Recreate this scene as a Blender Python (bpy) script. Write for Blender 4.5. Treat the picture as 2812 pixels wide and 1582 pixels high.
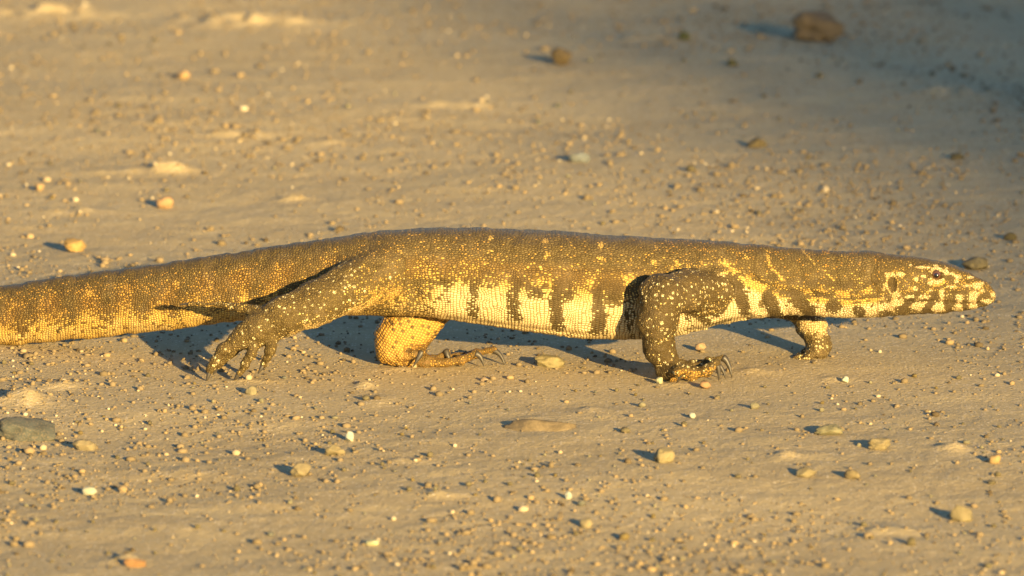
import bpy, bmesh, math, random
import numpy as np
from mathutils import Vector

random.seed(7); rng = np.random.default_rng(11)
for o in list(bpy.data.objects): bpy.data.objects.remove(o)
scene = bpy.context.scene
COL = scene.collection

# ------------------------------------------------------------------ camera
PW, PH = 2812.0, 1582.0                 # photograph size in pixels
SP = 3001.0                             # photo pixels per metre at the lizard
DIST, ELEV = 8.0, math.radians(10.0)     # a long lens from 8 m off, low down
ce, se = math.cos(ELEV), math.sin(ELEV)
TGT = Vector((0, 0, (1003 - PH/2)/SP/ce))
CAM = TGT + DIST*Vector((0, -ce, se))
cd = bpy.data.cameras.new('camera'); cam = bpy.data.objects.new('camera', cd); COL.objects.link(cam)
cam.location = CAM
cam.rotation_euler = (TGT - CAM).to_track_quat('-Z', 'Y').to_euler()
cd.sensor_width = 36; cd.lens = 36*DIST/(PW/SP); cd.clip_end = 5000; cd.clip_start = 0.1
cd.dof.use_dof = True; cd.dof.focus_distance = DIST - 0.06; cd.dof.aperture_fstop = 9.5
scene.camera = cam

# ------------------------------------------------------------------ light
SUN_EL, SUN_AZ = math.radians(12.0), math.radians(24.5)     # low evening sun, behind the camera to the right
SUNV = Vector((math.sin(SUN_AZ)*math.cos(SUN_EL), -math.cos(SUN_AZ)*math.cos(SUN_EL), math.sin(SUN_EL)))
w = bpy.data.worlds.new('World'); scene.world = w; w.use_nodes = True
nt = w.node_tree; bg = nt.nodes['Background']
sky = nt.nodes.new('ShaderNodeTexSky'); sky.sky_type = 'NISHITA'; sky.sun_disc = False
sky.sun_elevation = SUN_EL; sky.sun_rotation = math.pi - SUN_AZ
sky.air_density = 1.0; sky.dust_density = 0.2; sky.ozone_density = 3.0
nt.links.new(sky.outputs[0], bg.inputs[0]); bg.inputs[1].default_value = 0.056
sl = bpy.data.lights.new('sun', 'SUN'); sl.energy = 4.2; sl.angle = math.radians(0.55); sl.color = (1.0, 0.70, 0.275)
so = bpy.data.objects.new('sun', sl); COL.objects.link(so)
so.rotation_euler = (-SUNV).to_track_quat('-Z', 'Y').to_euler(); so.location = (6, -14, 4)
vs = scene.view_settings
vs.view_transform = 'Standard'; vs.look = 'None'; vs.gamma = 1.0; vs.use_curve_mapping = False
vs.exposure = 2.0
scene.render.engine = 'CYCLES'

# ------------------------------------------------------------------ helpers
def ray(px, py):
    f = (TGT - CAM).normalized(); r = Vector((1, 0, 0)); u = r.cross(f)
    d = f*DIST + r*((px - PW/2)/SP) + u*((PH/2 - py)/SP)
    return d.normalized()
def P(px, py, Y):
    d = ray(px, py); t = (Y - CAM.y)/d.y
    return CAM + d*t
def G(px, py):
    d = ray(px, py); t = -CAM.z/d.z
    return CAM + d*t
def tag(o, label=None, cat=None, group=None, kind=None):
    if label: o['label'] = label
    if cat: o['category'] = cat
    if group: o['group'] = group
    if kind: o['kind'] = kind
    return o
def link(name, me, mat=None, parent=None, smooth=True):
    o = bpy.data.objects.new(name, me); COL.objects.link(o)
    if mat is not None and not me.materials: me.materials.append(mat)
    if smooth: me.polygons.foreach_set('use_smooth', np.ones(len(me.polygons), bool))
    o.parent = parent
    return o
def mesh_np(name, V, F):
    """V (n,3), F (m,k) arrays -> mesh"""
    me = bpy.data.meshes.new(name)
    V = np.asarray(V, np.float32); F = np.asarray(F, np.int32); k = F.shape[1]
    me.vertices.add(len(V)); me.vertices.foreach_set('co', V.ravel())
    me.loops.add(F.size); me.loops.foreach_set('vertex_index', F.ravel())
    me.polygons.add(len(F)); me.polygons.foreach_set('loop_start', np.arange(0, F.size, k, dtype=np.int32))
    me.update(calc_edges=True); me.validate()
    return me
def hash3(ix, iy, iz):
    h = (ix.astype(np.int64)*374761393 + iy.astype(np.int64)*668265263 + iz.astype(np.int64)*2147483647 + 1013904223) & 0xffffffff
    h = ((h ^ (h >> 13))*1274126177) & 0xffffffff
    h = h ^ (h >> 16)
    return (h & 0xffffff)/float(0xffffff)
def vnoise(x, y, z=None):
    """smooth value noise, -1..1"""
    x = np.asarray(x, float); y = np.asarray(y, float)
    z = np.zeros_like(x) if z is None else np.asarray(z, float)
    ix, iy, iz = np.floor(x), np.floor(y), np.floor(z)
    fx, fy, fz = x-ix, y-iy, z-iz
    fx, fy, fz = [f*f*f*(f*(f*6-15)+10) for f in (fx, fy, fz)]
    r = 0
    for a in (0, 1):
        for b in (0, 1):
            for c in (0, 1):
                wgt = (fx if a else 1-fx)*(fy if b else 1-fy)*(fz if c else 1-fz)
                r = r + wgt*hash3(ix+a, iy+b, iz+c)
    return r*2-1
def sstep(a, b, x):
    t = np.clip((x-a)/(b-a), 0, 1); return t*t*(3-2*t)
class NT:
    def __init__(s, name):
        s.m = bpy.data.materials.new(name); s.m.use_nodes = True
        s.t = s.m.node_tree; s.b = s.t.nodes['Principled BSDF']
    def n(s, typ, **kw):
        nd = s.t.nodes.new(typ)
        for k, v in kw.items():
            if k.startswith('_'): setattr(nd, k[1:], v)
            else:
                key = int(k[1:]) if k[0] == 'i' and k[1:].isdigit() else k
                if isinstance(v, bpy.types.NodeSocket): s.t.links.new(v, nd.inputs[key])
                else: nd.inputs[key].default_value = v
        return nd
    def l(s, a, b): s.t.links.new(a, b)
    def math(s, op, a, b=0.0, c=None, clamp=False):
        nd = s.t.nodes.new('ShaderNodeMath'); nd.operation = op; nd.use_clamp = clamp
        for i, v in enumerate((a, b, c)):
            if v is None: continue
            if isinstance(v, bpy.types.NodeSocket): s.t.links.new(v, nd.inputs[i])
            else: nd.inputs[i].default_value = v
        return nd.outputs[0]
    def mix(s, f, a, b, mode='MIX'):
        nd = s.t.nodes.new('ShaderNodeMix'); nd.data_type = 'RGBA'; nd.blend_type = mode
        for i, v in ((0, f), (6, a), (7, b)):
            if isinstance(v, bpy.types.NodeSocket): s.t.links.new(v, nd.inputs[i])
            else: nd.inputs[i].default_value = v if i == 0 else (*v, 1)
        return nd.outputs[2]
    def ss(s, x, a, b):
        nd = s.t.nodes.new('ShaderNodeMapRange'); nd.interpolation_type = 'SMOOTHSTEP'
        s.t.links.new(x, nd.inputs[0]); nd.inputs[1].default_value = a; nd.inputs[2].default_value = b
        return nd.outputs[0]
    def attr(s, name):
        nd = s.t.nodes.new('ShaderNodeAttribute'); nd.attribute_name = name; return nd
def fattr(me, name, arr):
    a = me.attributes.new(name, 'FLOAT', 'POINT'); a.data.foreach_set('value', np.asarray(arr, np.float32))
def vattr(me, name, arr):
    a = me.attributes.new(name, 'FLOAT_VECTOR', 'POINT'); a.data.foreach_set('vector', np.asarray(arr, np.float32).ravel())

# ------------------------------------------------------------------ ground
BUMPS = []   # (x, y, rx, ry, height): clods and ridges of dried mud
def add_bump(px, py, wpx, dpx, h, tilt=0.0):
    g = G(px, py); d = (g - CAM).length/DIST
    BUMPS.append((g.x, g.y, wpx/SP*d/2, dpx/SP*d/2/se*0.5, h, tilt))
for b in [(430, 462, 250, 30, .012, .1), (640, 375, 230, 30, .006, 0), (200, 570, 170, 30, .006, 0), (800, 540, 110, 26, .006, .1),
          (900, 395, 160, 30, .005, 0), (130, 1060, 150, 40, .007, -.1), (60, 1100, 170, 60, .012, 0), (1000, 1060, 60, 30, .004, 0),
          (2080, 1020, 110, 30, .005, .1), (2620, 1240, 110, 26, .006, -.15), (2450, 1445, 190, 50, .007, 0), (2180, 1262, 110, 30, .005, .1),
          (1120, 1268, 110, 30, .005, 0), (470, 1290, 260, 50, .005, 0), (1010, 1100, 200, 60, .004, 0), (740, 1375, 120, 34, .005, 0),
          (1230, 1360, 140, 30, .005, 0), (350, 1530, 120, 34, .006, 0), (2300, 1040, 90, 26, .004, 0), (1640, 1130, 120, 30, .004, 0),
          (1250, 290, 260, 40, .007, 0), (700, 60, 500, 80, .012, 0), (100, 30, 420, 70, .012, 0), (1800, 100, 300, 50, .008, 0), (2600, 250, 320, 60, .008, 0)]:
    add_bump(*b)
for b in [(1862, 1056, 150, 16, .0022), (690, 1048, 170, 16, .0020), (1120, 1016, 200, 14, .0020), (2225, 994, 90, 12, .0018)]: add_bump(*b)
def hground(x, y):
    x = np.asarray(x, float); y = np.asarray(y, float)
    h = 0.006*vnoise(x*2.1+3.7, y*2.6+1.1) + 0.0011*vnoise(x*6.3, y*8.7+5) + 0.0007*vnoise(x*17+.3*vnoise(x*9, y*9), y*24+9) + 0.0004*vnoise(x*52, y*60) + 0.0005*vnoise(x*130, y*130)
    near = np.exp(-((x/0.62)**4 + ((y-0.0)/0.22)**4))
    h = h*(1-0.86*near)
    for (bx, by, rx, ry, bh, tl) in BUMPS:
        dx, dy = x-bx, y-by - tl*(x-bx)
        q = (dx/rx)**2 + (dy/ry)**2
        m = q < 6
        if np.any(m):
            add = np.zeros_like(h)
            add[m] = bh*np.exp(-q[m]*1.3)*(0.75+0.5*vnoise(x[m]*60, y[m]*40))
            h = h + add
    return h
def axis_pts(a, b, step, far, grow=1.28):
    pts = list(np.arange(a, b+1e-9, step)); s = step; lo = [a]; hi = [pts[-1]]
    L, H = [], []
    while True:
        s *= grow; v = (L[-1] if L else a) - s
        L.append(v)
        if v < -far: break
    s = step
    while True:
        s *= grow; v = (H[-1] if H else pts[-1]) + s
        H.append(v)
        if v > far: break
    return np.array(L[::-1] + pts + H)
gx = axis_pts(-0.80, 0.80, 0.0036, 2500); gy = axis_pts(-1.25, 3.3, 0.0062, 2500)
XX, YY = np.meshgrid(gx, gy)
ZZ = hground(XX.ravel(), YY.ravel())
rad = np.hypot(XX.ravel(), YY.ravel()-1)
ZZ *= 1 - sstep(4, 9, rad)
nx, ny = len(gx), len(gy)
idx = np.arange(nx*ny).reshape(ny, nx)
F = np.stack([idx[:-1, :-1], idx[:-1, 1:], idx[1:, 1:], idx[1:, :-1]], -1).reshape(-1, 4)
gm = mesh_np('ground', np.stack([XX.ravel(), YY.ravel(), ZZ], -1), F)
m = NT('packed_sand'); geo = m.n('ShaderNodeNewGeometry')
def noise(m, vec, scale, detail=4, rough=.55, dims='3D'):
    nd = m.n('ShaderNodeTexNoise', Vector=vec, Scale=scale, Detail=detail, Roughness=rough); return nd.outputs['Fac']
pos = geo.outputs['Position']
str_ = m.n('ShaderNodeVectorMath', i0=pos, i1=(0.45, 1.0, 1.0), _operation='MULTIPLY').outputs[0]
n1 = noise(m, str_, 3.0, 5); n2 = noise(m, str_, 22, 4); n3 = noise(m, pos, 240, 3); n4 = noise(m, pos, 900, 2)
c = m.mix(m.ss(n1, .3, .7), (.328, .258, .146), (.385, .308, .180))
c = m.mix(m.ss(n2, .42, .75), c, (.42, .33, .18))
c = m.mix(m.math('MULTIPLY', m.ss(n3, .5, .78), .55), c, (.52, .42, .29))
c = m.mix(m.math('MULTIPLY', m.ss(n4, .50, .30), .45), c, (.22, .15, .09)) if False else c
v1 = m.n('ShaderNodeTexVoronoi', Vector=pos, Scale=330.0, Randomness=1.0)
sp = m.math('MULTIPLY', m.math('LESS_THAN', m.n('ShaderNodeSeparateColor', i0=v1.outputs['Color']).outputs[0], .16), m.math('LESS_THAN', v1.outputs['Distance'], .42))
c = m.mix(m.math('MULTIPLY', sp, .6), c, (.62, .53, .40))
m.l(c, m.b.inputs['Base Color']); m.b.inputs['Roughness'].default_value = .95; m.b.inputs['Specular IOR Level'].default_value = .1
hh = m.math('ADD', m.math('MULTIPLY', n3, 1.0), m.math('MULTIPLY', n4, .5))
hh = m.math('ADD', hh, m.math('MULTIPLY', sp, .35))
hh = m.math('ADD', hh, m.math('MULTIPLY', noise(m, pos, 120, 4), .5))
bp = m.n('ShaderNodeBump', Strength=.75, Distance=.0018, Height=hh); m.l(bp.outputs[0], m.b.inputs['Normal'])
MAT_SAND = m.m
ground = link('ground', gm, MAT_SAND); tag(ground, 'packed sandy earth ground strewn with grit', 'ground', kind='structure')

# ------------------------------------------------------------------ shade tree behind the camera, out of frame
def tube(pts, rads, n=10, cap=True):
    V, F = [], []
    pts = [Vector(p) for p in pts]
    for i, p in enumerate(pts):
        t = (pts[min(i+1, len(pts)-1)] - pts[max(i-1, 0)]).normalized()
        ref = Vector((0, 0, 1)) if abs(t.z) < .9 else Vector((1, 0, 0))
        a = t.cross(ref).normalized(); b = t.cross(a)
        for k in range(n):
            an = 2*math.pi*k/n
            V.append(p + (a*math.cos(an) + b*math.sin(an))*rads[i])
    for i in range(len(pts)-1):
        for k in range(n):
            k2 = (k+1) % n
            F.append((i*n+k, i*n+k2, (i+1)*n+k2, (i+1)*n+k))
    if cap:
        F.append(tuple(range(n))[::-1]); F.append(tuple((len(pts)-1)*n+k for k in range(n)))
    return V, F
def mesh_py(name, parts):
    V, F = [], []
    for v, f in parts:
        o = len(V); V += [tuple(x) for x in v]; F += [tuple(i+o for i in q) for q in f]
    me = bpy.data.meshes.new(name); me.from_pydata(V, [], F); me.update(); return me
AWAY = Vector((-math.sin(SUN_AZ), math.cos(SUN_AZ), 0)); LAT = Vector((math.cos(SUN_AZ), math.sin(SUN_AZ), 0))
RT = 32.0
TREE_L, TREE_R = 2.79, 2.0
tb = -AWAY*RT + LAT*TREE_L
crown_c = Vector((0, 0, (RT+1.3)*math.tan(SUN_EL) - .7))
m = NT('bark'); m.b.inputs['Base Color'].default_value = (.13, .09, .06, 1); m.b.inputs['Roughness'].default_value = .95
nz = m.n('ShaderNodeTexNoise', Scale=9.0, Detail=5.0); bp = m.n('ShaderNodeBump', Strength=.8, Distance=.03, Height=nz.outputs[0]); m.l(bp.outputs[0], m.b.inputs['Normal']); BARK = m.m
m = NT('acacia_leaf'); nz = m.n('ShaderNodeTexNoise', Scale=2.5, Detail=3.0)
m.l(m.mix(nz.outputs[0], (.05, .075, .02), (.10, .12, .04)), m.b.inputs['Base Color']); m.b.inputs['Roughness'].default_value = .6; LEAF = m.m
tree = bpy.data.objects.new('acacia_tree', None); COL.objects.link(tree); tree.location = tb
tag(tree, 'spreading green acacia tree whose crown shades the far ground', 'tree')
parts = [tube([(0, 0, -.3), (.05, .02, 1.8), (-.05, .05, 3.6), (.05, 0, crown_c.z-.8)], [.26, .2, .17, .14])]
limbs = []
for k in range(9):
    a = k*2.4; e = random.uniform(.5, 1.0); r = random.uniform(1.0, 1.6)
    tip = Vector((math.cos(a)*r, math.sin(a)*r, crown_c.z + random.uniform(-.7, .9)))
    st = Vector((.0, .02, crown_c.z - 2.4 + .14*k)); mid = st.lerp(tip, .5) + Vector((random.uniform(-.15, .15), random.uniform(-.15, .15), -.12))
    parts.append(tube([st, mid, tip], [.08, .055, .02], 7)); limbs.append((st, mid, tip))
link('trunk', mesh_py('trunk', parts), BARK, tree)
cl = []
while len(cl) < 150:
    p = rng.uniform(-1, 1, 3)
    if np.linalg.norm(p) < 1: cl.append(p*np.array([TREE_R, TREE_R, TREE_R*.80]))
cl = np.array(cl); NL = 12500
ci = rng.integers(0, len(cl), NL)
ctr = cl[ci] + rng.normal(0, .25, (NL, 3))*np.array([1, 1, .7]); ctr[:, 2] += crown_c.z
ax1 = rng.normal(size=(NL, 3)); ax1 /= np.linalg.norm(ax1, axis=1)[:, None]
ax2 = np.cross(ax1, rng.normal(size=(NL, 3))); ax2 /= np.linalg.norm(ax2, axis=1)[:, None]
ls = rng.uniform(.03, .06, (NL, 1))
V = np.stack([ctr-ax1*ls*1.6, ctr+ax2*ls*.8, ctr+ax1*ls*1.6, ctr-ax2*ls*.8], 1).reshape(-1, 3)
link('crown', mesh_np('crown', V, np.arange(NL*4).reshape(-1, 4)), LEAF, tree, smooth=False)

# ------------------------------------------------------------------ monitor lizard: an implicit surface made into one skin
YC_P = [(-3400, .02), (-2400, .20), (-1400, .27), (-700, .215), (-300, .155), (0, .105), (218, .070), (437, .038), (655, .010), (873, -.010), (1050, -.016), (1400, -.010), (1900, 0), (2300, .004), (2760, .004)]
TOP = [(0, 784), (218, 753), (437, 726), (655, 693), (873, 660), (1015, 639), (1146, 629), (1255, 627), (1419, 632), (1637, 646), (1856, 658), (2000, 667), (2052, 671), (2140, 681), (2230, 686), (2300, 690), (2407, 692), (2460, 701), (2514, 706), (2567, 714), (2610, 726), (2653, 745), (2696, 765), (2735, 784)]
BOT = [(0, 947), (218, 928), (437, 906), (655, 876), (873, 862), (1015, 862), (1120, 862), (1222, 870), (1419, 901), (1583, 922), (1746, 928), (1866, 918), (1965, 898), (2040, 876), (2140, 862), (2230, 864), (2300, 869), (2364, 870), (2428, 867), (2514, 860), (2557, 858), (2642, 855), (2685, 846), (2735, 838)]
WR = [(-3400, .85), (0, .74), (500, .78), (900, .95), (1200, 1.10), (1500, 1.16), (1800, 1.02), (2000, .95), (2150, .92), (2350, .92), (2450, .98), (2560, .86), (2650, .78), (2735, .80)]
xs = np.arange(0, 2740, 1.0)
def smooth(a, s):
    k = np.arange(-4*s, 4*s+1); g = np.exp(-k**2/(2.0*s*s)); g /= g.sum()
    ap = np.concatenate([2*a[0]-a[1:4*s+1][::-1], a, 2*a[-1]-a[-4*s-1:-1][::-1]])
    return np.convolve(ap, g, 'valid')
def curve(pts, s1=26, s2=9):
    a = np.interp(xs, *zip(*pts)); A = smooth(a, s1); B = smooth(a, s2)
    t = sstep(2200, 2400, xs); return A*(1-t)+B*t
topc, botc = curve(TOP), curve(BOT)
xall = np.arange(-3400, 2740, 1.0); n_off = 3400
yc_all = smooth(np.interp(xall, *zip(*YC_P)), 60)
wr_all = smooth(np.interp(xall, *zip(*WR)), 30)
zc_all = np.zeros_like(xall); a_all = np.zeros_like(xall)
def z_at(px_x, py, Y):      # height of the point seen at row py on the plane Y (vectorised P)
    yv = (PH/2 - py)/SP
    # camera ray: forward*DIST + up*yv ; forward=(0,ce,-se) up=(0,se,ce)
    dy = ce*DIST + se*yv; dz = -se*DIST + ce*yv
    return CAM.z + dz*(Y - CAM.y)/dy
zt = z_at(xs, topc, yc_all[n_off:]); zb = z_at(xs, botc, yc_all[n_off:])
zc_all[n_off:] = (zt+zb)/2; a_all[n_off:] = (zt-zb)/2
# the part of the tail beyond the frame tapers to a tip on the ground
toff = (xall[:n_off]+3400)/3400.0
a_all[:n_off] = a_all[n_off]*(0.06+0.94*toff**1.0)
z0 = zc_all[n_off]; rest = a_all[:n_off]*1.02
bl = sstep(.80, 1.0, toff); zc_all[:n_off] = rest*(1-bl) + (a_all[:n_off] + (z0-a_all[n_off]))*bl
a_all = smooth(a_all, 10); zc_all = smooth(zc_all, 10)
# rounded snout
sn = np.clip((xall-2690)/46.0, 0, 1); fcap = np.sqrt(np.clip(1-sn**2.4, 0, 1)); a_s = a_all*fcap
zc_s = zc_all + sn**2*(-.0012)
b_all = a_all*wr_all; b_s = b_all*fcap
tp = np.clip((xall+3400)/40.0, 0, 1); tpc = np.sqrt(1-(1-tp)**2); a_s = a_s*np.maximum(tpc, .02); b_s = b_s*np.maximum(tpc, .02)
a_s = np.maximum(a_s, .0006); b_s = np.maximum(b_s, .0006)
PXX = lambda X: X*SP + PW/2
def body_params(X):
    q = PXX(X)
    return q, np.interp(q, xall, yc_all), np.interp(q, xall, zc_s), np.interp(q, xall, a_s), np.interp(q, xall, b_s)
def qrow(y, z, yc):          # row in the photograph's side view; the far flank mirrors the near one
    ym = yc - np.abs(y-yc)
    return PH/2 - SP*(ce*(z-TGT.z) + se*ym)
def seg_dist(px, py, pts):
    d = np.full(px.shape, 1e9)
    for (x0, y0), (x1, y1) in zip(pts[:-1], pts[1:]):
        ux, uy = x1-x0, y1-y0
        t = np.clip(((px-x0)*ux+(py-y0)*uy)/(ux*ux+uy*uy), 0, 1)
        d = np.minimum(d, np.hypot(px-x0-t*ux, py-y0-t*uy))
    return d
EYE = (2571, 756); EAR = (2447, 780)
GROOVES = [  # (polyline, width px, depth m)
    ([(1265, 742), (1450, 738), (1650, 742), (1800, 735)], 6, .0010), ([(1775, 770), (1752, 840), (1756, 905)], 8, .0020), ([(1735, 790), (1722, 850), (1728, 900)], 7, .0010),
    ([(2010, 700), (2060, 740), (2075, 775)], 7, .0009), ([(2190, 720), (2200, 780)], 8, .0008), ([(2290, 715), (2300, 790), (2310, 850)], 9, .0009),
    ([(1100, 700), (1180, 735), (1230, 800)], 8, .0010), ([(1060, 690), (1110, 730), (1128, 800)], 7, .0010), ([(930, 672), (985, 668), (1020, 690)], 8, .0014),
    ([(1935, 735), (1990, 728), (2040, 748), (2090, 782), (2150, 800), (2230, 808)], 9, .0020),
    ([(2230, 808), (2330, 815)], 8, .0008),
    ([(1880, 908), (1950, 899), (2010, 880), (2060, 866)], 6, .0022),
    ([(1075, 720), (1130, 770), (1150, 830)], 16, .0018),
    ([(1230, 872), (1420, 896), (1600, 918)], 5, .0010),
    ([(2690, 833), (2640, 833), (2590, 828), (2530, 826), (2485, 830)], 4, .0020),
    ([(1850, 744), (1900, 752), (1950, 745)], 8, .0014),
    ([(2075, 800), (2095, 850)], 10, .0010), ([(2140, 815), (2160, 855)], 10, .0008),
    ([(2395, 730), (2405, 800), (2430, 850)], 14, .0012),
]
RIDGES = [([(2520, 733), (2570, 728), (2612, 737), (2655, 756)], 8, .0014), ([(2490, 842), (2600, 845), (2680, 842)], 8, .0006)]
def body_disp(q, r):
    d = np.zeros_like(q)
    m = q > 1040
    qq, rr = q[m], r[m]
    dd = np.zeros_like(qq)
    for pts, wd, dep in GROOVES: dd += dep*1.15*np.exp(-(seg_dist(qq, rr, pts)/wd)**2)
    for pts, wd, dep in RIDGES: dd -= dep*np.exp(-(seg_dist(qq, rr, pts)/wd)**2)
    e = np.hypot(qq-EYE[0], rr-EYE[1])
    dd += .0030*np.exp(-(e/12)**4) - .0011*np.exp(-((e-18)/5)**2)
    e = np.hypot((qq-EAR[0]-.12*(rr-EAR[1]))/11.5, (rr-EAR[1])/21)
    dd += .0042*np.exp(-e**4) - .0010*np.exp(-((e-1.4)/.25)**2)
    e = np.hypot(qq-2654, rr-771); dd += .0016*np.exp(-(e/4.5)**2) - .0005*np.exp(-((e-9)/3)**2)
    d[m] = dd
    d += .0007*vnoise(q/34, r/26) + .0004*vnoise(q/13, r/13)
    return d
def f_body(p, detail=True):
    X, Y, Z = p[:, 0], p[:, 1], p[:, 2]
    q, yc, zc, a, b = body_params(X)
    u = np.abs(Y-yc)/b; v = (Z-zc)/a
    nn = np.where(v < 0, 2.9, 2.2)
    r = (u**nn + np.abs(v)**nn)**(1/nn)
    f = (r-1)*np.minimum(a, b)
    xt = (2735.5-PW/2)/SP; f = np.where(X > xt, np.maximum(f, 0) + (X-xt), f)
    if detail: f = f + body_disp(q, qrow(Y, Z, yc))
    return f
def J(px, py, Y, r): return (np.array(P(px, py, Y)), r/SP)
# limbs: chain of joints (photo column, row, depth, radius px); toes hang on the foot
LIMBS = {
 'near_hind': dict(k=.010, chain=[(1062, 752, -.040, 76), (965, 788, -.056, 66), (872, 832, -.070, 59), (775, 868, -.078, 52), (712, 900, -.080, 43), (668, 930, -.080, 30)],
   toes=[[(672, 915, -.080, 26), (618, 958, -.080, 19), (592, 992, -.080, 13), (577, 1018, -.080, 10)],
         [(680, 930, -.066, 20), (632, 972, -.062, 14), (598, 1007, -.060, 9)],
         [(705, 930, -.084, 22), (690, 972, -.088, 14), (672, 1003, -.086, 11.5), (656, 1026, -.085, 9.5)],
         [(745, 925, -.082, 22), (742, 965, -.092, 14), (734, 985, -.090, 12), (723, 1003, -.086, 9.5)],
         [(725, 862, -.078, 22), (660, 846, -.068, 11), (600, 836, -.060, 7.5), (550, 835, -.052, 6), (520, 836, -.048, 4)]]),
 'far_hind': dict(k=.010, chain=[(1195, 838, 0.017, 56), (1122, 905, 0.005, 70), (1092, 938, -0.001, 66), (1082, 962, -0.005, 44), (1105, 984, -0.007, 23)],
   toes=[[(1100, 982, -0.007, 24), (1170, 992, -0.009, 16), (1225, 997, -0.011, 12), (1268, 990, -0.011, 13), (1306, 974, -0.011, 11)],
         [(1130, 975, 0.001, 18), (1195, 985, 0.001, 11), (1225, 968, 0.000, 9)],
         [(1160, 990, -0.001, 14), (1250, 985, 0.005, 12), (1310, 968, 0.007, 12), (1355, 962, 0.007, 9)],
         [(1105, 975, -0.019, 18), (1140, 972, -0.025, 12), (1160, 968, -0.026, 8)]]),
 'near_front': dict(k=.011, chain=[(1945, 802, -.026, 66), (1880, 798, -.058, 55), (1815, 814, -.080, 56), (1806, 885, -.084, 51), (1812, 960, -.080, 42), (1832, 1008, -.078, 31), (1850, 1020, -.078, 24)],
   toes=[[(1845, 1018, -.078, 24), (1900, 1026, -.082, 19), (1940, 1018, -.082, 16), (1964, 1000, -.082, 12)],
         [(1850, 1008, -.066, 20), (1900, 1008, -.064, 14), (1945, 992, -.062, 13), (1985, 982, -.060, 10)],
         [(1838, 1012, -.088, 20), (1866, 1020, -.104, 13), (1882, 1012, -.106, 9)],
         [(1850, 1000, -.058, 18), (1905, 1000, -.050, 12), (1955, 990, -.042, 9)]]),
 'far_front': dict(k=.010, chain=[(2010, 800, .036, 50), (2120, 826, .064, 42), (2205, 848, .066, 40), (2232, 905, .055, 39), (2248, 940, .046, 34), (2244, 962, .042, 25)],
   toes=[[(2246, 962, .038, 22), (2220, 978, .038, 14), (2182, 985, .037, 6)],
         [(2240, 968, .034, 18), (2212, 986, .032, 10), (2192, 990, .030, 6)],
         [(2232, 958, .048, 16), (2205, 972, .050, 9), (2184, 978, .050, 6)]]),
}
for L in LIMBS.values():
    L['c'] = [J(*j) for j in L['chain']]; L['t'] = []
    for t in L['toes']:
        js = [J(*j) for j in t]; out_ = [js[0]]
        for (A, ra), (B, rb) in zip(js[:-1], js[1:]):          # waist between knuckles
            out_ += [(A*.45+B*.55, (ra+rb)*.5*.82), (B, rb*1.08)]
        L['t'].append(out_)
    allp = np.array([j[0] for j in L['c']] + [j[0] for t in L['t'] for j in t])
    L['lo'] = allp.min(0)-.05; L['hi'] = allp.max(0)+.05
def smin(a, b, k):
    h = np.clip(k-np.abs(a-b), 0, None)/k
    return np.minimum(a, b) - h*h*k*.25
def caps(p, A, ra, B, rb):
    ba = B-A; pa = p-A; h = np.clip(pa@ba/(ba@ba), 0, 1)
    return np.linalg.norm(pa-h[:, None]*ba, axis=1) - (ra+(rb-ra)*h)
def f_limb(p, L):
    out = np.full(len(p), .2)
    m = np.all((p > L['lo']) & (p < L['hi']), axis=1)
    if not m.any(): return out
    q = p[m]; f = None
    for (A, ra), (B, rb) in zip(L['c'][:-1], L['c'][1:]):
        d = caps(q, A, ra, B, rb); f = d if f is None else smin(f, d, .006)
    tt = None
    for t in L['t']:
        ft = None
        for (A, ra), (B, rb) in zip(t[:-1], t[1:]):
            d = caps(q, A, ra, B, rb); ft = d if ft is None else smin(ft, d, .0015)
        tt = ft if tt is None else smin(tt, ft, .0012)
    f = smin(f, tt, .005)
    f = f + .0016*vnoise(q[:, 0]*55, q[:, 1]*55, q[:, 2]*55) + .0009*vnoise(q[:, 0]*140, q[:, 1]*140, q[:, 2]*140) + .0005*vnoise(q[:, 0]*330, q[:, 1]*330, q[:, 2]*330)
    out[m] = f
    return out
def f_all(p):
    f = f_body(p)
    for L in LIMBS.values():
        f = smin(f, f_limb(p, L), L['k'])
    return f
# rough union of overlapping closed tubes -> voxel remesh -> vertices pulled onto the implicit surface
bmv, bmf = [], []
def add_part(V, F):
    o = len(bmv); bmv.extend([tuple(x) for x in V]); bmf.extend([tuple(i+o for i in q) for q in F])
st = np.concatenate([np.arange(-3390, 2690, 14), np.arange(2690, 2736, 4)])
NS = 40; V = []; F = []
for q in st:
    X = (q-PW/2)/SP; _, yc, zc, a, b = body_params(np.array([X]))
    for k in range(NS):
        t = 2*math.pi*k/NS; V.append((X, yc[0]+b[0]*math.cos(t), zc[0]+a[0]*math.sin(t)))
for i in range(len(st)-1):
    for k in range(NS):
        k2 = (k+1) % NS; F.append((i*NS+k, i*NS+k2, (i+1)*NS+k2, (i+1)*NS+k))
F.append(tuple(range(NS))[::-1]); F.append(tuple((len(st)-1)*NS+k for k in range(NS)))
add_part(V, F)
def ball(c, r):
    V, F = [], []; n, mm = 10, 6
    V.append(c+np.array([0, 0, r]))
    for i in range(1, mm):
        for k in range(n):
            th = math.pi*i/mm; ph = 2*math.pi*k/n
            V.append(c+r*np.array([math.sin(th)*math.cos(ph), math.sin(th)*math.sin(ph), math.cos(th)]))
    V.append(c-np.array([0, 0, r]))
    for k in range(n): F.append((0, 1+k, 1+(k+1) % n))
    for i in range(mm-2):
        for k in range(n): F.append((1+i*n+k, 1+(i+1)*n+k, 1+(i+1)*n+(k+1) % n, 1+i*n+(k+1) % n))
    e = len(V)-1
    for k in range(n): F.append((e, 1+(mm-2)*n+(k+1) % n, 1+(mm-2)*n+k))
    return V, F
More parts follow.
